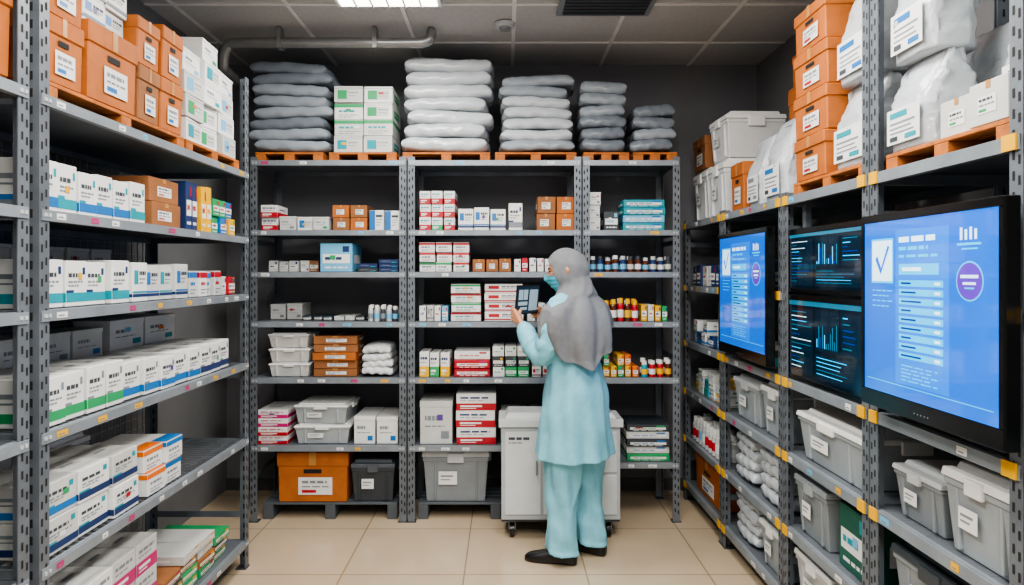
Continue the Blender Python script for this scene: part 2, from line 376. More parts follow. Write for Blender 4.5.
def pouch(m,u,v,z,w,d,h,mat,acc,seed,yaw=0):
    m.at(u,v+d/2,z,yaw); n=56; rings=[]
    for j in range(31):
        t=j/30; dd=d/2*(1-max(0,t-.45)/.55*.9)**.7 if t>.45 else d/2*(.92+.08*math.sin(t/.45*1.57))
        ww=w/2*(1-.05*math.sin(t*3.1)-.10*max(0,t-.85)/.15*t) ; r=[]
        for i in range(n):
            a=2*math.pi*i/n; ca,sa=math.cos(a),math.sin(a)
            X=math.copysign(abs(ca)**.4,ca)*ww; Y=math.copysign(abs(sa)**.5,sa)*dd
            q=noise.noise(Vector((ca*1.6+seed*5,sa*1.6,t*4+seed)))*.022*(.3+t)+noise.noise(Vector((ca*5+seed*5,sa*5,t*12+seed)))*.012*min(1,t*3)
            r.append((X+q*.6,Y+q*(.4+.6*(1-t)),t*h+ (q*.5 if j==30 else 0)))
        rings.append(r)
    m.loft(rings,mat)
    m.box(-w*.18,w*.18,-d*.13,d*.13,h*.89,h*.945,SLOT)
    y=-d/2-.006
    for zz0,zz1,mm,a0,a1 in((.08,.46,WHITE,-.38,.38),(.36,.42,acc,-.3,.1),(.29,.31,LINE,-.3,.28),(.24,.255,LINE,-.3,.2),(.19,.205,LINE,-.3,.25),(.11,.16,acc,.05,.3),(.11,.16,LDARK,-.3,-.12)):
        m.fq(w*a0,w*a1,h*zz0,h*zz1,y-(.0 if mm is WHITE else .001),mm)
    m.rst()
def pouches(frame,name,lst):
    m=MB()
    for i,a in enumerate(lst): pouch(m,*a)
    return m.done(name,frame)

# ---- back rack, top deck
for a,c in((254,322),(328,396),(402,490),(495,577),(584,630),(634,678)): pallet(FB,B(a),B(c),2.15)
zt=2.202
bagstack(FB,'sack_stack',B(287),.49,zt,8,.070,[BAGG,BAGG,BAGD],.36)
row(FB,'medical_carton_stack',B(332),B(392),zt,2,4,.098,.3,[WHITE,OFFW],[GREEN,TEAL],[2,6],full=.9)
bagstack(FB,'sack_stack',B(446),.55,zt,7,.084,[BAGL],.36)
bagstack(FB,'sack_stack',B(537),.46,zt,7,.068,[BAGL,BAGG,BAGG],.36)
bagstack(FB,'sack_stack',B(606),.29,zt,6,.073,[BAGD,BAGG],.36)
bagstack(FB,'sack_stack',B(656),.26,zt,4,.072,[BAGD,BAGG],.36)
# z 1.735
z=Z[5]
row(FB,'medicine_box_row',B(258),B(276),z,1,2,.075,.2,WHITE,RED,0)
row(FB,'medicine_box_row',B(277),B(328),z,3,1,.085,.2,[WHITE,OFFW],[BLUE,GREEN,LINE],[5,6])
row(FB,'kraft_box_stack',B(330),B(366),z,2,2,.075,.25,[BRN,ORG],BLUE,3)
row(FB,'medicine_box_row',B(368),B(399),z,2,1,.125,.2,WHITE,[SKY,BLUE],1)
row(FB,'medicine_box_stack',B(418),B(455),z,3,3,.078,.22,[WHITE,WHITE],[RED,RED,GREEN],0,var=1)
row(FB,'medicine_box_row',B(457),B(506),z,3,1,.14,.2,WHITE,[BLUE,SKY,TEAL],0,var=2)
row(FB,'medicine_box_row',B(508),B(523),z,1,1,.17,.2,WHITE,[LINE],0)
row(FB,'kraft_box_stack',B(537),B(576),z,2,2,.1,.25,[BRN,ORG],GREEN,3)
row(FB,'medicine_box_stack',B(590),B(602),z,1,3,.075,.2,WHITE,LINE,5)
row(FB,'medicine_box_row',B(604),B(620),z,1,1,.12,.2,DGREY,SKY,4)
row(FB,'medicine_box_stack',B(624),B(667),z,1,4,.045,.24,[TEAL,SKY],BLUE,4)
# z 1.486
z=Z[4]
row(FB,'medicine_box_row',B(260),B(314),z,5,1,.07,.2,[OFFW,WHITE,DGREY,BRN],[LINE,NAVY,ORP],[5,4],v=.12)
row(FB,'medicine_carton',B(318),B(352),z,1,1,.18,.25,SKY,NAVY,4)
row(FB,'medicine_box_stack',B(356),B(398),z,2,3,.024,.2,[DGREY,OFFW,NAVY],TEAL,5,full=.5)
row(FB,'medicine_box_stack',B(418),B(469),z,3,3,.058,.22,WHITE,[RED,RED,GREEN],2)
row(FB,'kraft_box_stack',B(472),B(512),z,3,1,.08,.2,BRN,BLUE,3)
row(FB,'medicine_box_row',B(514),B(552),z,5,1,.085,.2,[WHITE,RED,WHITE],[RED,PINK,NAVY],[0,4])
jars(FB,'medicine_jar_row',B(590),B(674),z,11,.018,.1,[NAVY,DGREY,AMBER],[LGREY,DGREY,WHITE],[WHITE,OFFW,SKY],2)
# z 1.19
z=Z[3]
row(FB,'medicine_box_row',B(258),B(292),z,2,1,.1,.2,OFFW,LINE,5,v=.2)
row(FB,'medicine_box_row',B(296),B(362),z,6,1,.03,.2,[OFFW,DGREY,BRN],[LINE,TEAL],4,v=.1)
jars(FB,'medicine_jar_row',B(366),B(397),z,5,.016,.1,[LGREY,DGREY],[WHITE],[SKY,LINE],2)
row(FB,'medicine_box_row',B(418),B(448),z,4,1,.1,.2,[WHITE,OFFW,SKY],[LINE,RED],[0,4],v=.04)
row(FB,'medicine_carton_stack',B(450),B(481),z,1,4,.055,.28,[WHITE],[RED,GREEN],2)
row(FB,'medicine_carton_stack',B(484),B(524),z,1,4,.055,.28,WHITE,[RED],0,var=2)
row(FB,'medicine_box_row',B(527),B(574),z,5,1,.12,.2,[NAVY,DGREY,OFFW],[SKY,TEAL],4)
jars(FB,'medicine_jar_row',B(604),B(640),z,5,.018,.14,[AMBER,RED],[WHITE,YEL],[WHITE,YEL],2)
row(FB,'medicine_box_row',B(642),B(670),z,4,1,.1,.2,[GREEN,YEL,OFFW],[RED,NAVY],4)
# z .857
z=Z[2]
bins(FB,'plastic_tub_stack',[(B(287),.03,z+.001+k*.088,.25,.28,.086,OFFW,WHITE,U(-.03,.03),False) for k in range(3)])
row(FB,'kraft_box_stack',B(311),B(356),z,1,5,.048,.28,[ORG,BRN],BLUE,3,jit=.06)
bagstack(FB,'gauze_pack_stack',B(375),.19,z,4,.045,[M('gauze','#cfd3d6',.6,0,.05,9,.3)],.28,jx=.004)
row(FB,'medicine_box_row',B(418),B(450),z,3,1,.155,.2,[YEL,WHITE,WHITE],[YEL,GREEN],0,var=1)
row(FB,'medicine_box_stack',B(453),B(490),z,1,3,.05,.24,[WHITE,RED],[RED,PINK],4)
row(FB,'medicine_box_stack',B(492),B(530),z,3,3,.06,.22,[GREEN,WHITE,DGREY],[GREEN,YEL],4)
row(FB,'medicine_box_row',B(532),B(574),z,4,2,.06,.22,[OFFW,WHITE],[GREEN,RED],0)
row(FB,'medicine_box_row',B(604),B(640),z,5,2,.065,.2,[YEL,GREEN,WHITE,PINK,ORP],[RED,NAVY],4,full=.7)
jars(FB,'medicine_jar_row',B(642),B(674),z,4,.019,.11,[AMBER,RED,TEAL],[WHITE],[WHITE,YEL],2)
# z .454
z=Z[1]
row(FB,'medicine_carton_stack',B(250)+.03,B(286),z,1,4,.05,.28,[WHITE,OFFW],[RED,PINK],0,var=1)
CT=M('clear_tub','#a3aaae',.22)
bins(FB,'plastic_tub_stack',[(B(320),.03,z+.001,.34,.32,.12,CT,WHITE,.02,True),(B(320),.03,z+.123,.33,.32,.12,CT,WHITE,-.04,True)])
row(FB,'white_carton',B(352),B(397),z,2,1,.17,.3,[OFFW,WHITE],BLUE,5)
row(FB,'white_carton',B(418),B(452),z,1,1,.26,.3,OFFW,LINE,5)
row(FB,'medicine_carton_stack',B(455),B(496),z,1,3,.1,.32,[WHITE],[RED],0,var=1)
row(FB,'medicine_carton_stack',B(500),B(560),z,2,2,.09,.3,[WHITE,OFFW],[BLUE],0)
row(FB,'medicine_box_stack',B(628),B(672),.353,1,5,.042,.28,[TEAL,GREEN,DGREY,OFFW],[BLUE,GREEN],4)
# bottom
PP=M('plastic_pallet_m','#50575d',.5)
for a,c in((260,396),(417,574)): pallet(FB,B(a),B(c),0,.36,.10,.05,PP,'plastic_pallet')
m=MB(); lidbox(m,B(310),.05,.102,.43,.34,.30,ORG,RED); m.done('orange_storage_box',FB,.004)
bins(FB,'dark_storage_bin',[(B(371),.05,.102,.27,.34,.25,DGREY,M('dk','#50575e',.45),0,True)])
bins(FB,'storage_bin',[(B(455),.05,.102,.41,.34,.33,GREY,LGREY,0,True)])
bins(FB,'storage_bin',[(B(538),.05,.102,.36,.34,.3,GREY,LGREY,0,True)])

# ---- left rack
pallet(FL,1.95,2.8,1.985,.42); pallet(FL,2.82,3.38,1.985,.42)
z=2.037
m=MB()
for a in((2.045,.02,z,.19,.34,.2,ORG),(2.045,.02,z+.202,.19,.34,.2,ORG),(2.3,.015,z,.28,.36,.25,ORG),(2.53,.02,z,.16,.34,.2,BRN),(2.53,.02,z+.203,.16,.34,.17,ORG),(2.71,.02,z,.17,.34,.2,ORG),(2.71,.02,z+.203,.17,.34,.2,ORG)): lidbox(m,*a,BLUE,U(-.03,.03))
m.done('orange_storage_box_stack',FL,.004)
row(FL,'white_carton_stack',2.17,2.43,z+.252,2,2,.085,.3,[WHITE,OFFW],[BLUE,LINE],0,v=.04)
row(FL,'white_carton_stack',2.83,3.37,z,3,5,.096,.32,[WHITE,OFFW,WHITE],[GREEN,TEAL,SKY],[6,5,5],jit=.08,full=.6)
z=ZL[4]
row(FL,'medicine_box_row',1.96,2.56,z,6,1,.155,.28,WHITE,[BLUE,BLUE,TEAL],0,v=.04,var=0)
row(FL,'kraft_box_stack',2.35,2.86,z,2,2,.1,.12,[ORG,BRN],BLUE,3,v=.352)
row(FL,'kraft_box_stack',2.6,2.84,z,1,2,.095,.24,[BRN],RED,3,v=.05)
row(FL,'medicine_box_row',2.88,3.1,z,4,1,.215,.25,[NAVY,TEAL,NAVY,YEL],[YEL,RED],4)
row(FL,'medicine_box_row',3.12,3.36,z,3,2,.08,.25,[YEL,GREEN,BLUE],[RED,GREEN],4)
z=ZL[3]
row(FL,'medicine_box_row',1.96,2.42,z,4,1,.155,.28,WHITE,[TEAL],0,v=.03,var=0)
row(FL,'medicine_box_row',2.43,2.86,z,4,1,.145,.28,[WHITE,OFFW],[BLUE,BLUE,TEAL],0,v=.03,var=2)
row(FL,'medicine_box_row',2.0,2.88,z,6,2,.1,.12,OFFW,[LINE],5,v=.35)
row(FL,'medicine_box_row',2.9,3.2,z,4,1,.12,.25,[WHITE,OFFW],[BLUE,RED],2)
row(FL,'medicine_box_row',3.22,3.39,z,3,1,.09,.2,[BRN,RED,OFFW],NAVY,4)
z=ZL[2]
row(FL,'medicine_box_row',1.96,2.38,z,4,1,.15,.26,WHITE,[GREEN],0,v=.02,var=0)
row(FL,'medicine_box_row',2.39,3.3,z,8,1,.135,.26,WHITE,[BLUE,BLUE,NAVY],0,v=.02,var=0)
row(FL,'white_carton_stack',1.98,2.75,z,4,2,.115,.15,[WHITE,OFFW],[LINE,BLUE],5,v=.315,full=.8)
row(FL,'white_carton_stack',2.8,3.36,z,2,2,.125,.15,[WHITE],[TEAL],5,v=.315)
z=ZL[1]
row(FL,'medicine_carton_stack',1.96,2.46,z,3,2,.105,.25,[WHITE,OFFW],[BLUE,NAVY],0,v=.02,full=1,var=0)
bins(FL,'lidded_tub',[(2.13,.31,z+.001,.32,.17,.24,OFFW,LGREY,0,False),(2.5,.31,z+.001,.3,.17,.22,OFFW,WHITE,0,False)])
row(FL,'medicine_carton_stack',2.52,2.8,z,2,2,.085,.25,[WHITE],[ORP,BLUE],2,v=.02)
z=ZL[0]
row(FL,'kraft_box_stack',1.98,2.14,z,1,2,.15,.3,[BRN],RED,3)
row(FL,'medicine_carton_stack',2.16,2.62,z,3,3,.115,.3,[WHITE,OFFW],[PINK],0,var=1)
row(FL,'medicine_box_stack',2.66,3.3,z,4,4,.04,.3,[GREEN,OFFW,BRN,TEAL,DGREY],[YEL,RED],4,jit=.06,full=.6)
m=MB(); lidbox(m,1.7,.02,2.0,.26,.36,.26,ORG); lidbox(m,1.7,.02,2.262,.26,.36,.2,ORG); lidbox(m,1.4,.02,2.0,.26,.36,.26,BRN); m.done('orange_storage_box_stack',FL,.004)
for zz,bd in((1.66,BRN),(1.375,OFFW),(1.03,OFFW),(.65,GREY),(.14,OFFW)):
    row(FL,'supply_carton_row',1.1,1.8,zz,3,1,.2,.3,[bd,OFFW],BLUE,3)

# ---- right rack (u = -Y)
pallet(FR,-2.84,-2.26,1.80,.36); pallet(FR,-2.15,-1.61,1.80,.38); pallet(FR,-1.48,-.9,1.80,.38)
z=1.802
WB=M('white_bin','#ccd0d3',.4,0,.04)
bins(FR,'white_storage_bin_stack',[(-4.25,.03,z,.3,.34,.32,WB,WHITE,0,True),(-3.93,.03,z,.3,.34,.32,WB,WHITE,0,True),(-3.93,.04,z+.322,.3,.34,.26,WB,WHITE,.03,True)])
m=MB(); lidbox(m,-3.57,.03,z,.19,.34,.25,ORG); lidbox(m,-4.3,.04,z+.323,.26,.3,.2,BRN); m.done('orange_storage_box',FR,.004)
pouches(FR,'white_supply_bag',[(-3.35,.04,z,.19,.17,.34,BAGL,LINE,1.3),(-3.09,.03,z,.24,.18,.36,BAGL,BLUE,2.3)])
m=MB()
for k in range(2): lidbox(m,-3.3,.25,z+.0+k*.3,.3,.19,.298,ORG)
lidbox(m,-3.3,.26,z+.6,.26,.18,.16,ORG)
m.done('orange_storage_box_stack',FR,.004)
z=1.852
m=MB()
for k in range(4): lidbox(m,-2.70,.02,z+k*.172,.28,.33,.17,ORG,RED,U(-.03,.03))
m.done('orange_storage_box_stack',FR,.004)
pouches(FR,'white_supply_bag',[(-2.40,.03,z,.26,.18,.31,BAGL,TEAL,3.3),(-2.40,.04,z+.305,.25,.17,.33,BAGL,BLUE,4.1)])
pouches(FR,'white_supply_bag',[(-2.05,.02,z,.22,.18,.28,BAGL,TEAL,5.3),(-2.05,.03,z+.275,.21,.16,.32,BAGL,BLUE,5.9),(-1.74,.17,z,.28,.2,.40,BAGL,GREEN,6.1),(-1.34,.03,z,.28,.22,.40,BAGL,TEAL,7.7),(-2.04,.24,z,.24,.12,.36,BAGL,GREEN,8.8),(-1.05,.06,z,.24,.22,.4,BAGL,TEAL,9.7)])
row(FR,'kraft_box_stack',-1.92,-1.63,z,2,1,.11,.09,[BRN,OFFW],GREEN,3,v=.02,jit=0)
# 1.40
row(FR,'medicine_box_row',-4.4,-3.8,1.40,7,1,.13,.25,[DGREY,NAVY,OFFW],[SKY,RED],4)
row(FR,'medicine_box_row',-3.6,-3.0,1.40,6,1,.15,.25,[OFFW,NAVY],[BLUE],4)
row(FR,'medicine_box_row',-2.1,-1.6,1.40,5,1,.15,.25,[OFFW,NAVY],[BLUE],4)
# 1.04
row(FR,'medicine_box_row',-4.4,-3.78,1.04,7,2,.07,.25,[OFFW,WHITE,NAVY,SKY],[RED,BLUE],[0,4],full=.7)
jars(FR,'medicine_jar_row',-3.65,-2.98,1.04,12,.02,.13,[AMBER,DGREY],[WHITE],[WHITE,TEAL],2)
row(FR,'medicine_box_row',-2.1,-1.6,1.04,5,1,.05,.25,[DGREY],[BLUE],4,v=.1)
# .73
row(FR,'medicine_box_row',-4.4,-3.78,.73,6,3,.05,.25,[OFFW,TEAL,WHITE,YEL],[BLUE,GREEN],[0,4],full=.7)
BL=M('bin_body','#949ca1',.4)
bins(FR,'storage_bin_row',[(-3.45,.03,.732,.36,.36,.22,BL,LGREY,0,True),(-3.1,.03,.732,.28,.36,.24,BL,WHITE,0,True)])
bins(FR,'storage_bin',[(-2.56,.02,.732,.52,.38,.2,BL,WHITE,0,True)])
bins(FR,'storage_bin_row',[(-2.02,.03,.732,.24,.36,.17,GREY,LGREY,0,True),(-1.74,.015,.732,.27,.38,.24,BL,WHITE,0,True),(-1.28,.015,.732,.4,.38,.26,BL,WHITE,0,True)])
# .42
jars(FR,'medicine_jar_row',-4.4,-3.8,.42,9,.027,.17,[LGREY,OFFW],[WHITE],[RED,WHITE,SKY],2)
for k,uc in enumerate((-3.48,-3.13)): bagstack(FR,'white_pack_stack',uc,.29,.42,4,.060,[BAGL],.33,jx=.006)
bins(FR,'storage_bin_row',[(-2.70,.02,.422,.28,.38,.25,GREY,BL,0,True)])
row(FR,'green_carton',-2.5,-2.28,.42,1,1,.24,.34,[M('dkgreen','#1d5a4c',.5)],TEAL,4,v=.02)
bins(FR,'storage_bin_row',[(-1.93,.02,.422,.4,.38,.24,GREY,DGREY,0,True),(-1.28,.02,.422,.4,.38,.24,GREY,DGREY,0,True)])
# .12
m=MB(); lidbox(m,-4.1,.03,.122,.5,.36,.24,ORG); m.done('orange_storage_box',FR,.004)
bagstack(FR,'white_pack_stack',-3.46,.32,.12,4,.058,[BAGL],.33,jx=.006)
bins(FR,'storage_bin_row',[(-3.1,.02,.122,.27,.38,.22,BL,WHITE,0,True),(-2.68,.02,.122,.32,.38,.24,LGREY,WHITE,0,True),(-2.38,.02,.122,.24,.38,.22,OFFW,GREY,0,True),(-1.88,.02,.122,.44,.38,.24,GREY,LGREY,0,True)])

# ------------------------------------------------------------------ monitors
def E(n,c,s): return M(n,c,.12,0,.03,4,0,60,s,.6)
SB=E('screen_blue','#0060d0',.8); SB2=E('screen_blue_band','#0872e0',.85); SC=E('screen_cyan','#10b4f4',.95); SW=E('screen_white','#c8ecff',1.0); SD=E('screen_navy','#04308a',.5)
SP=E('screen_purple','#5a2fb0',.9); SK=E('screen_dark','#081522',.3); ST=E('screen_teal','#1a6a88',.45); SG=E('screen_panel','#0d2233',.35)
def monitor(u0,u1,z0,z1,v,kind,name,arm=True):
    m=MB(); t=.035; bz=.018
    m.box(u0,u1,v,v+t,z0,z1,BLK); y=v-.001
    a,c,e,f=u0+bz,u1-bz,z0+bz*(2.8 if kind=='blue' else 1),z1-bz*1.3
    m.box(u0,u1,v-.004,v,z0,e,BLK); m.box(u0,u1,v-.004,v,f,z1,BLK); m.box(u0,a,v-.004,v,e,f,BLK); m.box(c,u1,v-.004,v,e,f,BLK)
    W=c-a;H=f-e
    def q(x0,x1,y0,y1,mat,k=1): m.fq(a+W*x0,a+W*x1,e+H*(1-y1),e+H*(1-y0),y-.0005*k,mat)
    if kind=='blue':
        X=lambda s:a+W*s
        Zq=lambda s:e+H*(1-s)
        q(0,1,0,1,SB); q(.03,.97,.93,.935,SC,2); q(.29,.70,.06,.92,SB2,2)
        for k in range(5): m.fq((a+c)/2-.03+k*.015,(a+c)/2-.026+k*.015,z0+.018,z0+.022,v-.0045,LINE)
        q(.07,.27,.1,.36,SC,2); q(.08,.26,.112,.348,SW,3)
        m.add([(X(.11),y-.0025,Zq(.22)),(X(.13),y-.0025,Zq(.20)),(X(.165),y-.0025,Zq(.27)),(X(.16),y-.0025,Zq(.31))],[(0,3,2,1)],SB)
        m.add([(X(.16),y-.0025,Zq(.31)),(X(.165),y-.0025,Zq(.27)),(X(.225),y-.0025,Zq(.14)),(X(.24),y-.0025,Zq(.15))],[(0,1,2,3)],SB)
        words(m,X(.32),X(.62),Zq(.13),Zq(.10),y-.0015,SW); words(m,X(.32),X(.55),Zq(.175),Zq(.155),y-.0015,SC); words(m,X(.32),X(.62),Zq(.215),Zq(.2),y-.0015,SC)
        q(.32,.63,.25,.31,SC,3); q(.35,.5,.27,.29,SW,4)
        for k in range(9):
            q(.32,.66,.34+k*.05,.375+k*.05,SC,3); q(.34,.34+.08+.04*(k%3),.352+k*.05,.362+k*.05,SD,4); q(.6,.64,.35+k*.05,.365+k*.05,SW,4)
        for k in range(5): words(m,X(.34),X(.62-.04*(k%2)),Zq(.818+k*.02),Zq(.811+k*.02),y-.0015,SC)
        for k in range(4): q(.77+k*.03,.785+k*.03,.08+.01*(k%2),.14,SW,2)
        q(.75,.9,.155,.167,SC,2); q(.78,.88,.18,.188,SC,2)
        n=28
        for r,mm,k in((.085,SC,2),(.078,SP,3)):
            m.add([(a+W*.83+W*r*math.cos(2*math.pi*i/n),y-.0005*k,e+H*.66+W*r*math.sin(2*math.pi*i/n)) for i in range(n)],[tuple(range(n))],mm)
        q(.775,.885,.31,.325,SW,4); q(.79,.87,.345,.357,SW,4); q(.80,.86,.37,.378,SC,4)
        for k in range(4): words(m,X(.08),X(.26-.03*(k%2)),Zq(.407+.03*k),Zq(.40+.03*k),y-.001,SC)
    else:
        q(0,1,0,1,SK); q(0,1,0,.06,ST,2)
        q(.02,.37,.1,.95,SG,2); q(.40,.72,.1,.6,SG,2); q(.40,.98,.64,.95,SG,2); q(.74,.98,.1,.6,SG,2)
        for k in range(13):
            q(.04,.04+U(.08,.3),.14+k*.06,.15+k*.06,random.choice([ST,SC,SD,SW]),3)
        for k in range(11):
            h=U(.04,.36); q(.42+k*.026,.432+k*.026,.56-h,.56,random.choice([ST,ST,SD,SC]),3)
        for k in range(5): q(.42,.42+U(.2,.5),.68+k*.05,.69+k*.05,random.choice([ST,SC]),3)
        for k in range(6): q(.76,.76+U(.05,.2),.15+k*.07,.165+k*.07,random.choice([ST,SC,SD]),3)
    if arm:
        mc=(u0+u1)/2; zc=(z0+z1)/2
        m.box(mc-.06,mc+.06,v+t,min(v+t+.012,-.012),zc-.06,zc+.06,DGREY)
        m.box(mc-.02,mc+.02,v+t,-.0082,1.40-.03,1.40-.005,DGREY)
    return m.done(name,FR,.003)
monitor(-2.14,-1.527,1.077,1.655,-.06,'blue','wall_monitor')
monitor(-3.588,-2.93,1.075,1.68,-.055,'blue','wall_monitor')
monitor(-2.87,-2.24,1.40,1.66,.01,'dark','status_monitor',False)
monitor(-2.87,-2.24,1.045,1.392,.01,'dark','status_monitor',False)
m=MB()
for u in(-2.8,-2.31): m.box(u-.015,u+.015,.047,.07,1.041,1.762,STEEL)
m.done('monitor_mount_rail',FR)

# ------------------------------------------------------------------ trolley
m=MB(); CB=M('trolley_body','#aeb5b8',.38,0,.05); CL=M('trolley_lid','#c8cdcf',.35,0,.04)
m.box(-.02,.64,3.79,4.02,.11,.62,CB); m.box(-.035,.655,3.775,4.03,.625,.67,CL); m.frus(.31,3.905,.62,.22,.67,.58,.18,.70,CL)
m.box(0,.2,3.782,3.7895,.14,.6,CL); m.box(.215,.62,3.782,3.7895,.14,.36,CL); m.box(.215,.62,3.782,3.7895,.375,.6,CL)
m.box(.17,.18,3.768,3.7815,.36,.44,GREY); m.box(.34,.5,3.762,3.7815,.5,.515,DGREY)
words(m,.02,.14,.555,.57,3.781,LDARK); words(m,.02,.10,.535,.542,3.781,LINE)
m.box(-.02,.64,3.80,4.01,.095,.11,DGREY)
for cx in(.04,.58):
    for cy in(3.84,3.97):
        m.cyl(cy,.04,cx-.012,cx+.012,.04,.04,BLK,20,'x'); m.box(cx-.02,cx-.014,cy-.015,cy+.015,.04,.095,STEELL); m.box(cx+.014,cx+.02,cy-.015,cy+.015,.04,.095,STEELL); m.box(cx-.02,cx+.02,cy-.02,cy+.02,.085,.094,STEELL)
m.done('supply_trolley',None,.006,seg=2)

# ------------------------------------------------------------------ woman
woman=bpy.data.objects.new('woman',None); scene.collection.objects.link(woman)
woman.location=(.362,3.55,0); woman.rotation_euler=(0,0,math.radians(143))
GOWN=M('gown_aqua','#7dbed0',.75,0,.06,30,.15,200); HIJ=M('hijab_grey','#75787d',.85,0,.08,40,.2,150)
SKIN=M('skin','#c08a6c',.5,0,.05); MASK=M('mask_blue','#55b2c6',.8,0,.03); SHOE=M('shoe_black','#121316',.35)
def part(mb,name,rem=0,smooth=0,sub=0,solid=0):
    ob=mb.done(name,None,0,woman)
    if solid: s=ob.modifiers.new('s','SOLIDIFY'); s.thickness=solid; s.offset=1
    if rem:
        r=ob.modifiers.new('r','REMESH'); r.mode='VOXEL'; r.voxel_size=rem; r.use_smooth_shade=True
    if smooth:
        q=ob.modifiers.new('q','SMOOTH'); q.factor=.5; q.iterations=smooth
    if sub: q=ob.modifiers.new('ss','SUBSURF'); q.levels=sub; q.render_levels=sub
    return ob
coat=[(1.40,-.005,.052,.055),(1.375,-.01,.065,.085),(1.345,-.012,.085,.14),(1.31,-.01,.10,.172),(1.25,0,.118,.18),(1.15,.005,.125,.172),(1.05,.005,.125,.165),(.97,.0,.135,.170),(.88,-.005,.152,.184),(.78,0,.162,.194),(.66,0,.174,.204),(.58,0,.184,.212),(.535,0,.190,.216)]
def cr(z):
    for a,c in zip(coat,coat[1:]):
        if z>=c[0]:
            t=(z-c[0])/(a[0]-c[0]); t=min(1,t); return tuple(c[i]+(a[i]-c[i])*t for i in range(1,4))
    return coat[-1][1:]
g=MB(); n=144; rings=[]
for k in range(90):
    z=.535+(1.40-.535)*k/89; cx,rx,ry=cr(z); hem=max(0,(1.15-z)/.6); r=[]
    for i in range(n):
        a=2*math.pi*i/n
        fold=abs(math.sin(3.5*a+.5*math.sin(z*4)+.4))**1.5
        crease=abs(math.sin(z*17+2.2*math.sin(a*1.0+1)+1.5*noise.noise(Vector((math.cos(a),math.sin(a),z*2)))))**.6
        f=1+hem*(.11*(fold-.5)+.04*math.sin(11*a+z*5))+.05*(crease-.6)*(1 if z<1.28 else 0)*max(0,1-abs(z-1.03)/.25)+.07*noise.noise(Vector((math.cos(a)*2,math.sin(a)*2,z*6)))
        r.append((cx+rx*f*math.cos(a),ry*f*math.sin(a),z))
    rings.append(r)
g.loft(rings,GOWN)
wr=lambda s:[(-.01,s*.150,1.325),(.0,s*.188,1.26),(.02,s*.205,1.16),(.05,s*.205,1.085),(.10,s*.195,1.08),(.165,s*.17,1.13),(.222,s*.14,1.19)]
for s in(1,-1): g.tube(wr(s),[.060,.064,.057,.057,.055,.053,.043],GOWN,18,6)
for s in(1,-1):
    for c,rr in(((.035,s*.212,1.12),.060),((.075,s*.20,1.070),.064),((.02,s*.198,1.2),.067),((.145,s*.180,1.115),.062),((.19,s*.157,1.155),.055)):
        p=Vector(c); g.tube([p+Vector((-.006,0,-.004)),p+Vector((.006,0,.004))],[rr,rr],GOWN,18,1)
part(g,'gown',.0055,1)
g=MB()
for s in(1,-1):
    rings=[]; ox=-.04 if s<0 else .02
    for k in range(60):
        z=.066+.74*k/59; t=k/59; cx=ox*(1-t)+.01*math.sin(t*3); cy=s*(.102-.018*t)
        rr=.069+.033*t+.006*math.cos(t*9)+(.005 if k<2 else 0); r=[]
        for i in range(32):
            a=2*math.pi*i/32; f=1+.07*math.sin(4*a+z*14)+.14*noise.noise(Vector((math.cos(a)*2,math.sin(a)*2+s*5,z*10)))+.035*math.sin(z*60+2*a)*(1-t)**3
            r.append((cx-.005+rr*1.08*f*math.cos(a),cy+rr*f*math.sin(a),z+.012*math.cos(a)*(1-t)))
        rings.append(r)
    g.loft(rings,GOWN)
part(g,'trousers',.0055,1)
for s in(1,-1):
    g=MB(); rings=[]; prof=[(-.085,.018,.045,.02),(-.075,.032,.07,.0),(-.04,.036,.085,0),(.0,.036,.085,0),(.05,.038,.07,0),(.10,.044,.055,0),(.145,.042,.046,0),(.175,.030,.036,0),(.19,.014,.022,.006)]
    g.T=Matrix.Translation((-.04 if s<0 else .02,s*.102,0))@Matrix.Rotation(math.radians(s*8+14),4,'Z')
    for x,w,h,z0 in prof:
        r=[]
        for i in range(20):
            a=2*math.pi*i/20; ca,sa=math.cos(a),math.sin(a)
            r.append((x,w*math.copysign(abs(ca)**.7,ca),z0*.3+h/2+h/2*math.copysign(abs(sa)**(.6 if sa<0 else .9),sa)))
        rings.append(r)
    g.loft(rings,SHOE)
    g.box(-.082,.185,-.03,.03,0,.012,BLK)
    g.rst(); part(g,'shoe',0,0,1)
# head
HC=Vector((.022,0,1.498)); PV=Vector((0,0,1.40)); HY=28
def hx(p,w=1):
    p=Vector(p)-PV; p=Matrix.Rotation(math.radians(HY*w),3,'Z')@(Matrix.Rotation(math.radians(12*w),3,'Y')@p); return tuple(p+PV)
def facepoint(th,ph,o=0):
    x=math.cos(ph)*math.cos(th);y=math.cos(ph)*math.sin(th);z=math.sin(ph)
    rx=.093;ry=.073*(1-.22*max(0,-z)) ;rz=.112
    X=x*(rx*(1-.06*max(0,-z)));Y=y*ry;Zz=z*rz
    if x>0:
        X+=.020*math.exp(-((Y/.011)**2)-(((Zz+.018)/.020)**2))
        X-=.008*math.exp(-(((abs(Y)-.030)/.014)**2)-(((Zz-.008)/.012)**2))
        X+=.005*math.exp(-((Y/.02)**2)-(((Zz+.055)/.008)**2))
        X+=.006*math.exp(-((Y/.02)**2)-(((Zz+.092)/.014)**2))
        X+=.004*math.exp(-(((Zz-.024)/.008)**2)-((Y/.045)**2))
    v=Vector((X,Y,Zz)); return HC+v+v.normalized()*o
g=MB(); rings=[]
for j in range(1,40):
    ph=-math.pi/2+math.pi*j/40; rings.append([hx(facepoint(2*math.pi*i/56,ph)) for i in range(56)])
g.loft(rings,SKIN)
g.tube([hx((0,0,1.42),.6),(-.008,0,1.34)],[.05,.055],SKIN,16)
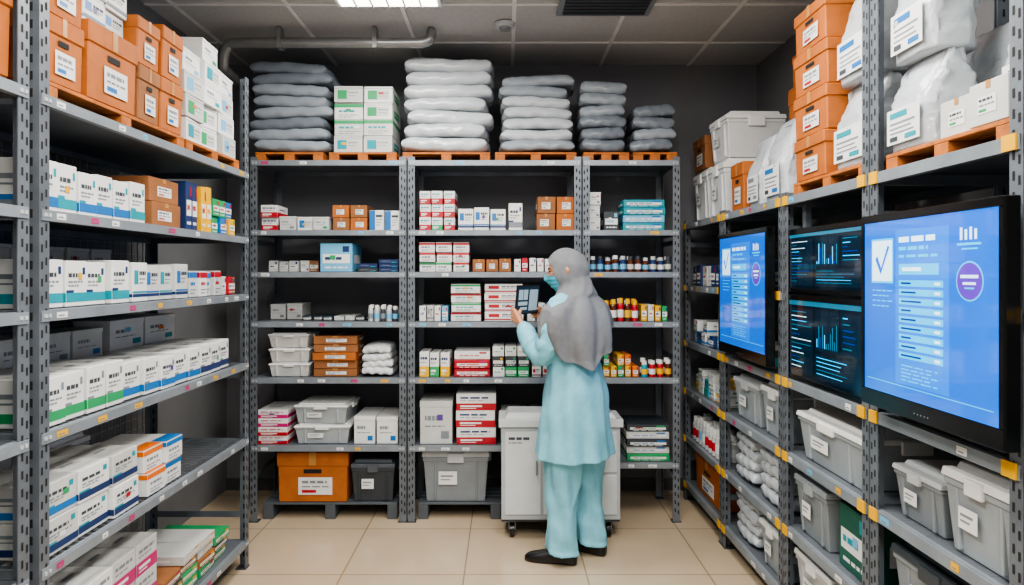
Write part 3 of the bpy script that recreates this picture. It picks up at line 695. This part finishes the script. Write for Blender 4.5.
for s in(1,-1):
    g.tube([hx(HC+Vector((-.005,s*.074,.015))),hx(HC+Vector((-.012,s*.08,0))),hx(HC+Vector((-.004,s*.075,-.022)))],[.008,.012,.006],SKIN,10)
part(g,'head')
g=MB(); EYW=M('eye_white','#e8e6e2',.2); IR=M('iris','#2a1a12',.2); BR=M('brow','#1e1714',.8)
def ball(m,c,r,mat,xf):
    rings=[]
    for j in range(1,10):
        ph=-math.pi/2+math.pi*j/10; rings.append([xf((c[0]+r*math.cos(ph)*math.cos(a),c[1]+r*math.cos(ph)*math.sin(a),c[2]+r*math.sin(ph))) for a in [2*math.pi*i/14 for i in range(14)]])
    m.loft(rings,mat)
for s in(1,-1):
    p=facepoint(math.radians(23)*s,.07); ball(g,(p[0]-.007,p[1],p[2]),.0105,EYW,hx); ball(g,(p[0]-.0008,p[1],p[2]),.0055,IR,hx)
    g.tube([hx(facepoint(s*math.radians(a),.25+bz,.001)) for a,bz in((10,0),(22,.04),(34,-.01))],[.002,.003,.0015],BR,8)
    g.tube([hx(facepoint(s*math.radians(a),.07+bz,.002)) for a,bz in((14,0.03),(22,.085),(33,.03))],[.0012,.0016,.0012],BR,6)
part(g,'eyes')
g=MB(); NU,NV=30,20; vs=[]; 
for j in range(NV+1):
    for i in range(NU+1):
        th=math.radians(-78+156*i/NU); ph=math.radians(-66+64*j/NV-(6*abs(2*i/NU-1)**2)+ (3 if abs(i-NU/2)<3 and j==NV else 0))
        o=.006+.010*math.cos(th)+.0022*math.sin(j*1.9)
        p=facepoint(th,ph,o); vs.append(hx(p))
W=NU+1
g.add(vs,[(j*W+i,j*W+i+1,j*W+i+1+W,j*W+i+W) for j in range(NV) for i in range(NU)],MASK,True)
part(g,'face_mask',0,0,1,.0012)
# hijab: hood + drape, one surface
g=MB(); n=144; rows_=[]
for j in range(1,34):
    ph=math.radians(90-118*j/34); r=[]
    for i in range(n):
        a=2*math.pi*i/n
        bk=1+.16*max(0,-math.cos(a))*math.cos(ph)
        f=1+.025*noise.noise(Vector((math.cos(a)*3,math.sin(a)*3,ph*3)))+.016*math.sin(ph*9+a*3)*max(0,math.cos(ph))
        x=HC.x+.104*bk*f*math.cos(ph)*math.cos(a);y=.084*f*math.cos(ph)*math.sin(a);z=HC.z+.121*math.sin(ph)
        r.append(hx((x,y,z),1))
    rows_.append(r)
keys=[(1.425,.012,.096,.078),(1.395,.004,.092,.088),(1.372,-.004,.098,.125)]
for q,(z,cx,rx,ry) in enumerate(keys):
    wgt=(.7,.4,.15)[q]
    rows_.append([hx((cx+rx*math.cos(2*math.pi*i/n)*(1.14 if math.cos(2*math.pi*i/n)<0 else 1)*(1+.03*math.sin(9*2*math.pi*i/n)),ry*math.sin(2*math.pi*i/n)*(1+.03*math.sin(11*2*math.pi*i/n)),z),wgt) for i in range(n)])
for k in range(1,41):
    t=k/40; r=[]
    for i in range(n):
        a=2*math.pi*i/n; c=math.cos(a); ar=a-math.radians(-35)
        bk=.5-.5*math.cos(ar); zend=1.27+(1.01-1.27)*(bk**2.6)+.012*math.sin(9*a)
        z=1.365+(zend-1.365)*t; cx,rx,ry=cr(z)
        ex=.02+.012*t; side=.056*abs(math.sin(a))**2*min(1,t*2.5+.25)*(1 if z>1.2 else max(.25,1-(1.2-z)*5))
        back=.04*max(0,-c)*math.sin(min(1,t*1.1)*2.2)
        fd=abs(math.sin(5*a+1.2*math.sin(t*2.5)+.8*math.sin(a)))**1.6-.4
        f=.028*fd*t**.5+.016*noise.noise(Vector((math.cos(a)*3,math.sin(a)*3,z*5)))+.004*math.sin(19*a+2*t)*t
        r.append((cx+(rx+ex+back+f)*c,(ry+ex+side+f)*math.sin(a),z-.02*side/.06*t))
    rows_.append(r)
vs=[p for r in rows_ for p in r]; fs=[]
Rinv=Matrix.Rotation(math.radians(-12),3,'Y')@Matrix.Rotation(math.radians(-HY),3,'Z')
for j in range(len(rows_)-1):
    for i in range(n):
        q=(j*n+i,j*n+(i+1)%n,(j+1)*n+(i+1)%n,(j+1)*n+i)
        c=sum((Vector(vs[k]) for k in q),Vector())/4; l=Rinv@(c-PV)+PV-HC
        if l.x>.012 and (l.y/.070)**2+((l.z+.014)/.086)**2<1: continue
        fs.append(q)
fs.append(tuple(range(n)))
g.add(vs,fs,HIJ,True)
part(g,'hijab',0,1,1,.003)
# hands + tablet (local frame of the woman)
TX=.30
for s in(1,-1):
    g=MB()
    g.tube([(.205,s*.148,1.178),(.235,s*.138,1.205)],[.025,.024],SKIN,14)
    for q in range(4):
        g.tube([(.238,s*(.137+.002*q),1.202+.004*q),(.268,s*(.132),1.222+.010*q),(.296,s*(.124),1.228+.0175*q)],[.015,.0145,.0115],SKIN,12)
    L=[.060,.070,.066,.050]
    for q in range(4):
        z=1.283-.0178*q; l=L[q]
        g.tube([(.295,s*.124,z),(.316,s*.119,z+.004),(.3195,s*(.119-l*.45),z+.006),(.3165,s*(.119-l*.85),z+.005)],[.0098,.0092,.0085,.0072],SKIN,12,4)
    g.tube([(.250,s*.128,1.222),(.272,s*.113,1.250),(.281,s*.100,1.270),(.2855,s*.080,1.284)],[.014,.0118,.0102,.0082],SKIN,12,4)
    part(g,'hand',.0026,2)
g=MB(); TB=M('tablet_case','#15171a',.4); SI=E('tablet_ui','#9fb6c4',.35); SJ=E('tablet_dim','#24384a',.3)
g.T=Matrix.Translation((TX,0,1.335))@Matrix.Rotation(math.radians(-6),4,'Y')
g.box(-.004,.004,-.108,.108,-.08,.08,TB)
g.sq(-.100,.100,-.072,.072,-.0046,SJ)
for a,c,e,f in((-.09,-.01,-.06,.055),(.005,.045,0,.055),(.05,.09,0,.055),(.005,.09,-.03,-.01),(.005,.07,-.055,-.04)): g.sq(a,c,e,f,-.0052,SI)
g.rst(); g.done('tablet_computer',None,.002,woman)

# ------------------------------------------------------------------ world, camera
w=bpy.data.worlds.new('w'); scene.world=w; w.use_nodes=True
w.node_tree.nodes['Background'].inputs[0].default_value=(1,.97,.93,1); w.node_tree.nodes['Background'].inputs[1].default_value=.85
cam=bpy.data.cameras.new('cam'); co=bpy.data.objects.new('camera',cam); scene.collection.objects.link(co)
co.location=(0,0,1.48); co.rotation_euler=(math.pi/2,0,0); cam.lens=24; cam.sensor_width=36; cam.shift_y=-19.5/1024; cam.shift_x=7/1024
cam.clip_start=.02; scene.camera=co
scene.view_settings.view_transform='AgX'
try: scene.view_settings.look='AgX - Medium High Contrast'
except Exception as e: print(e)
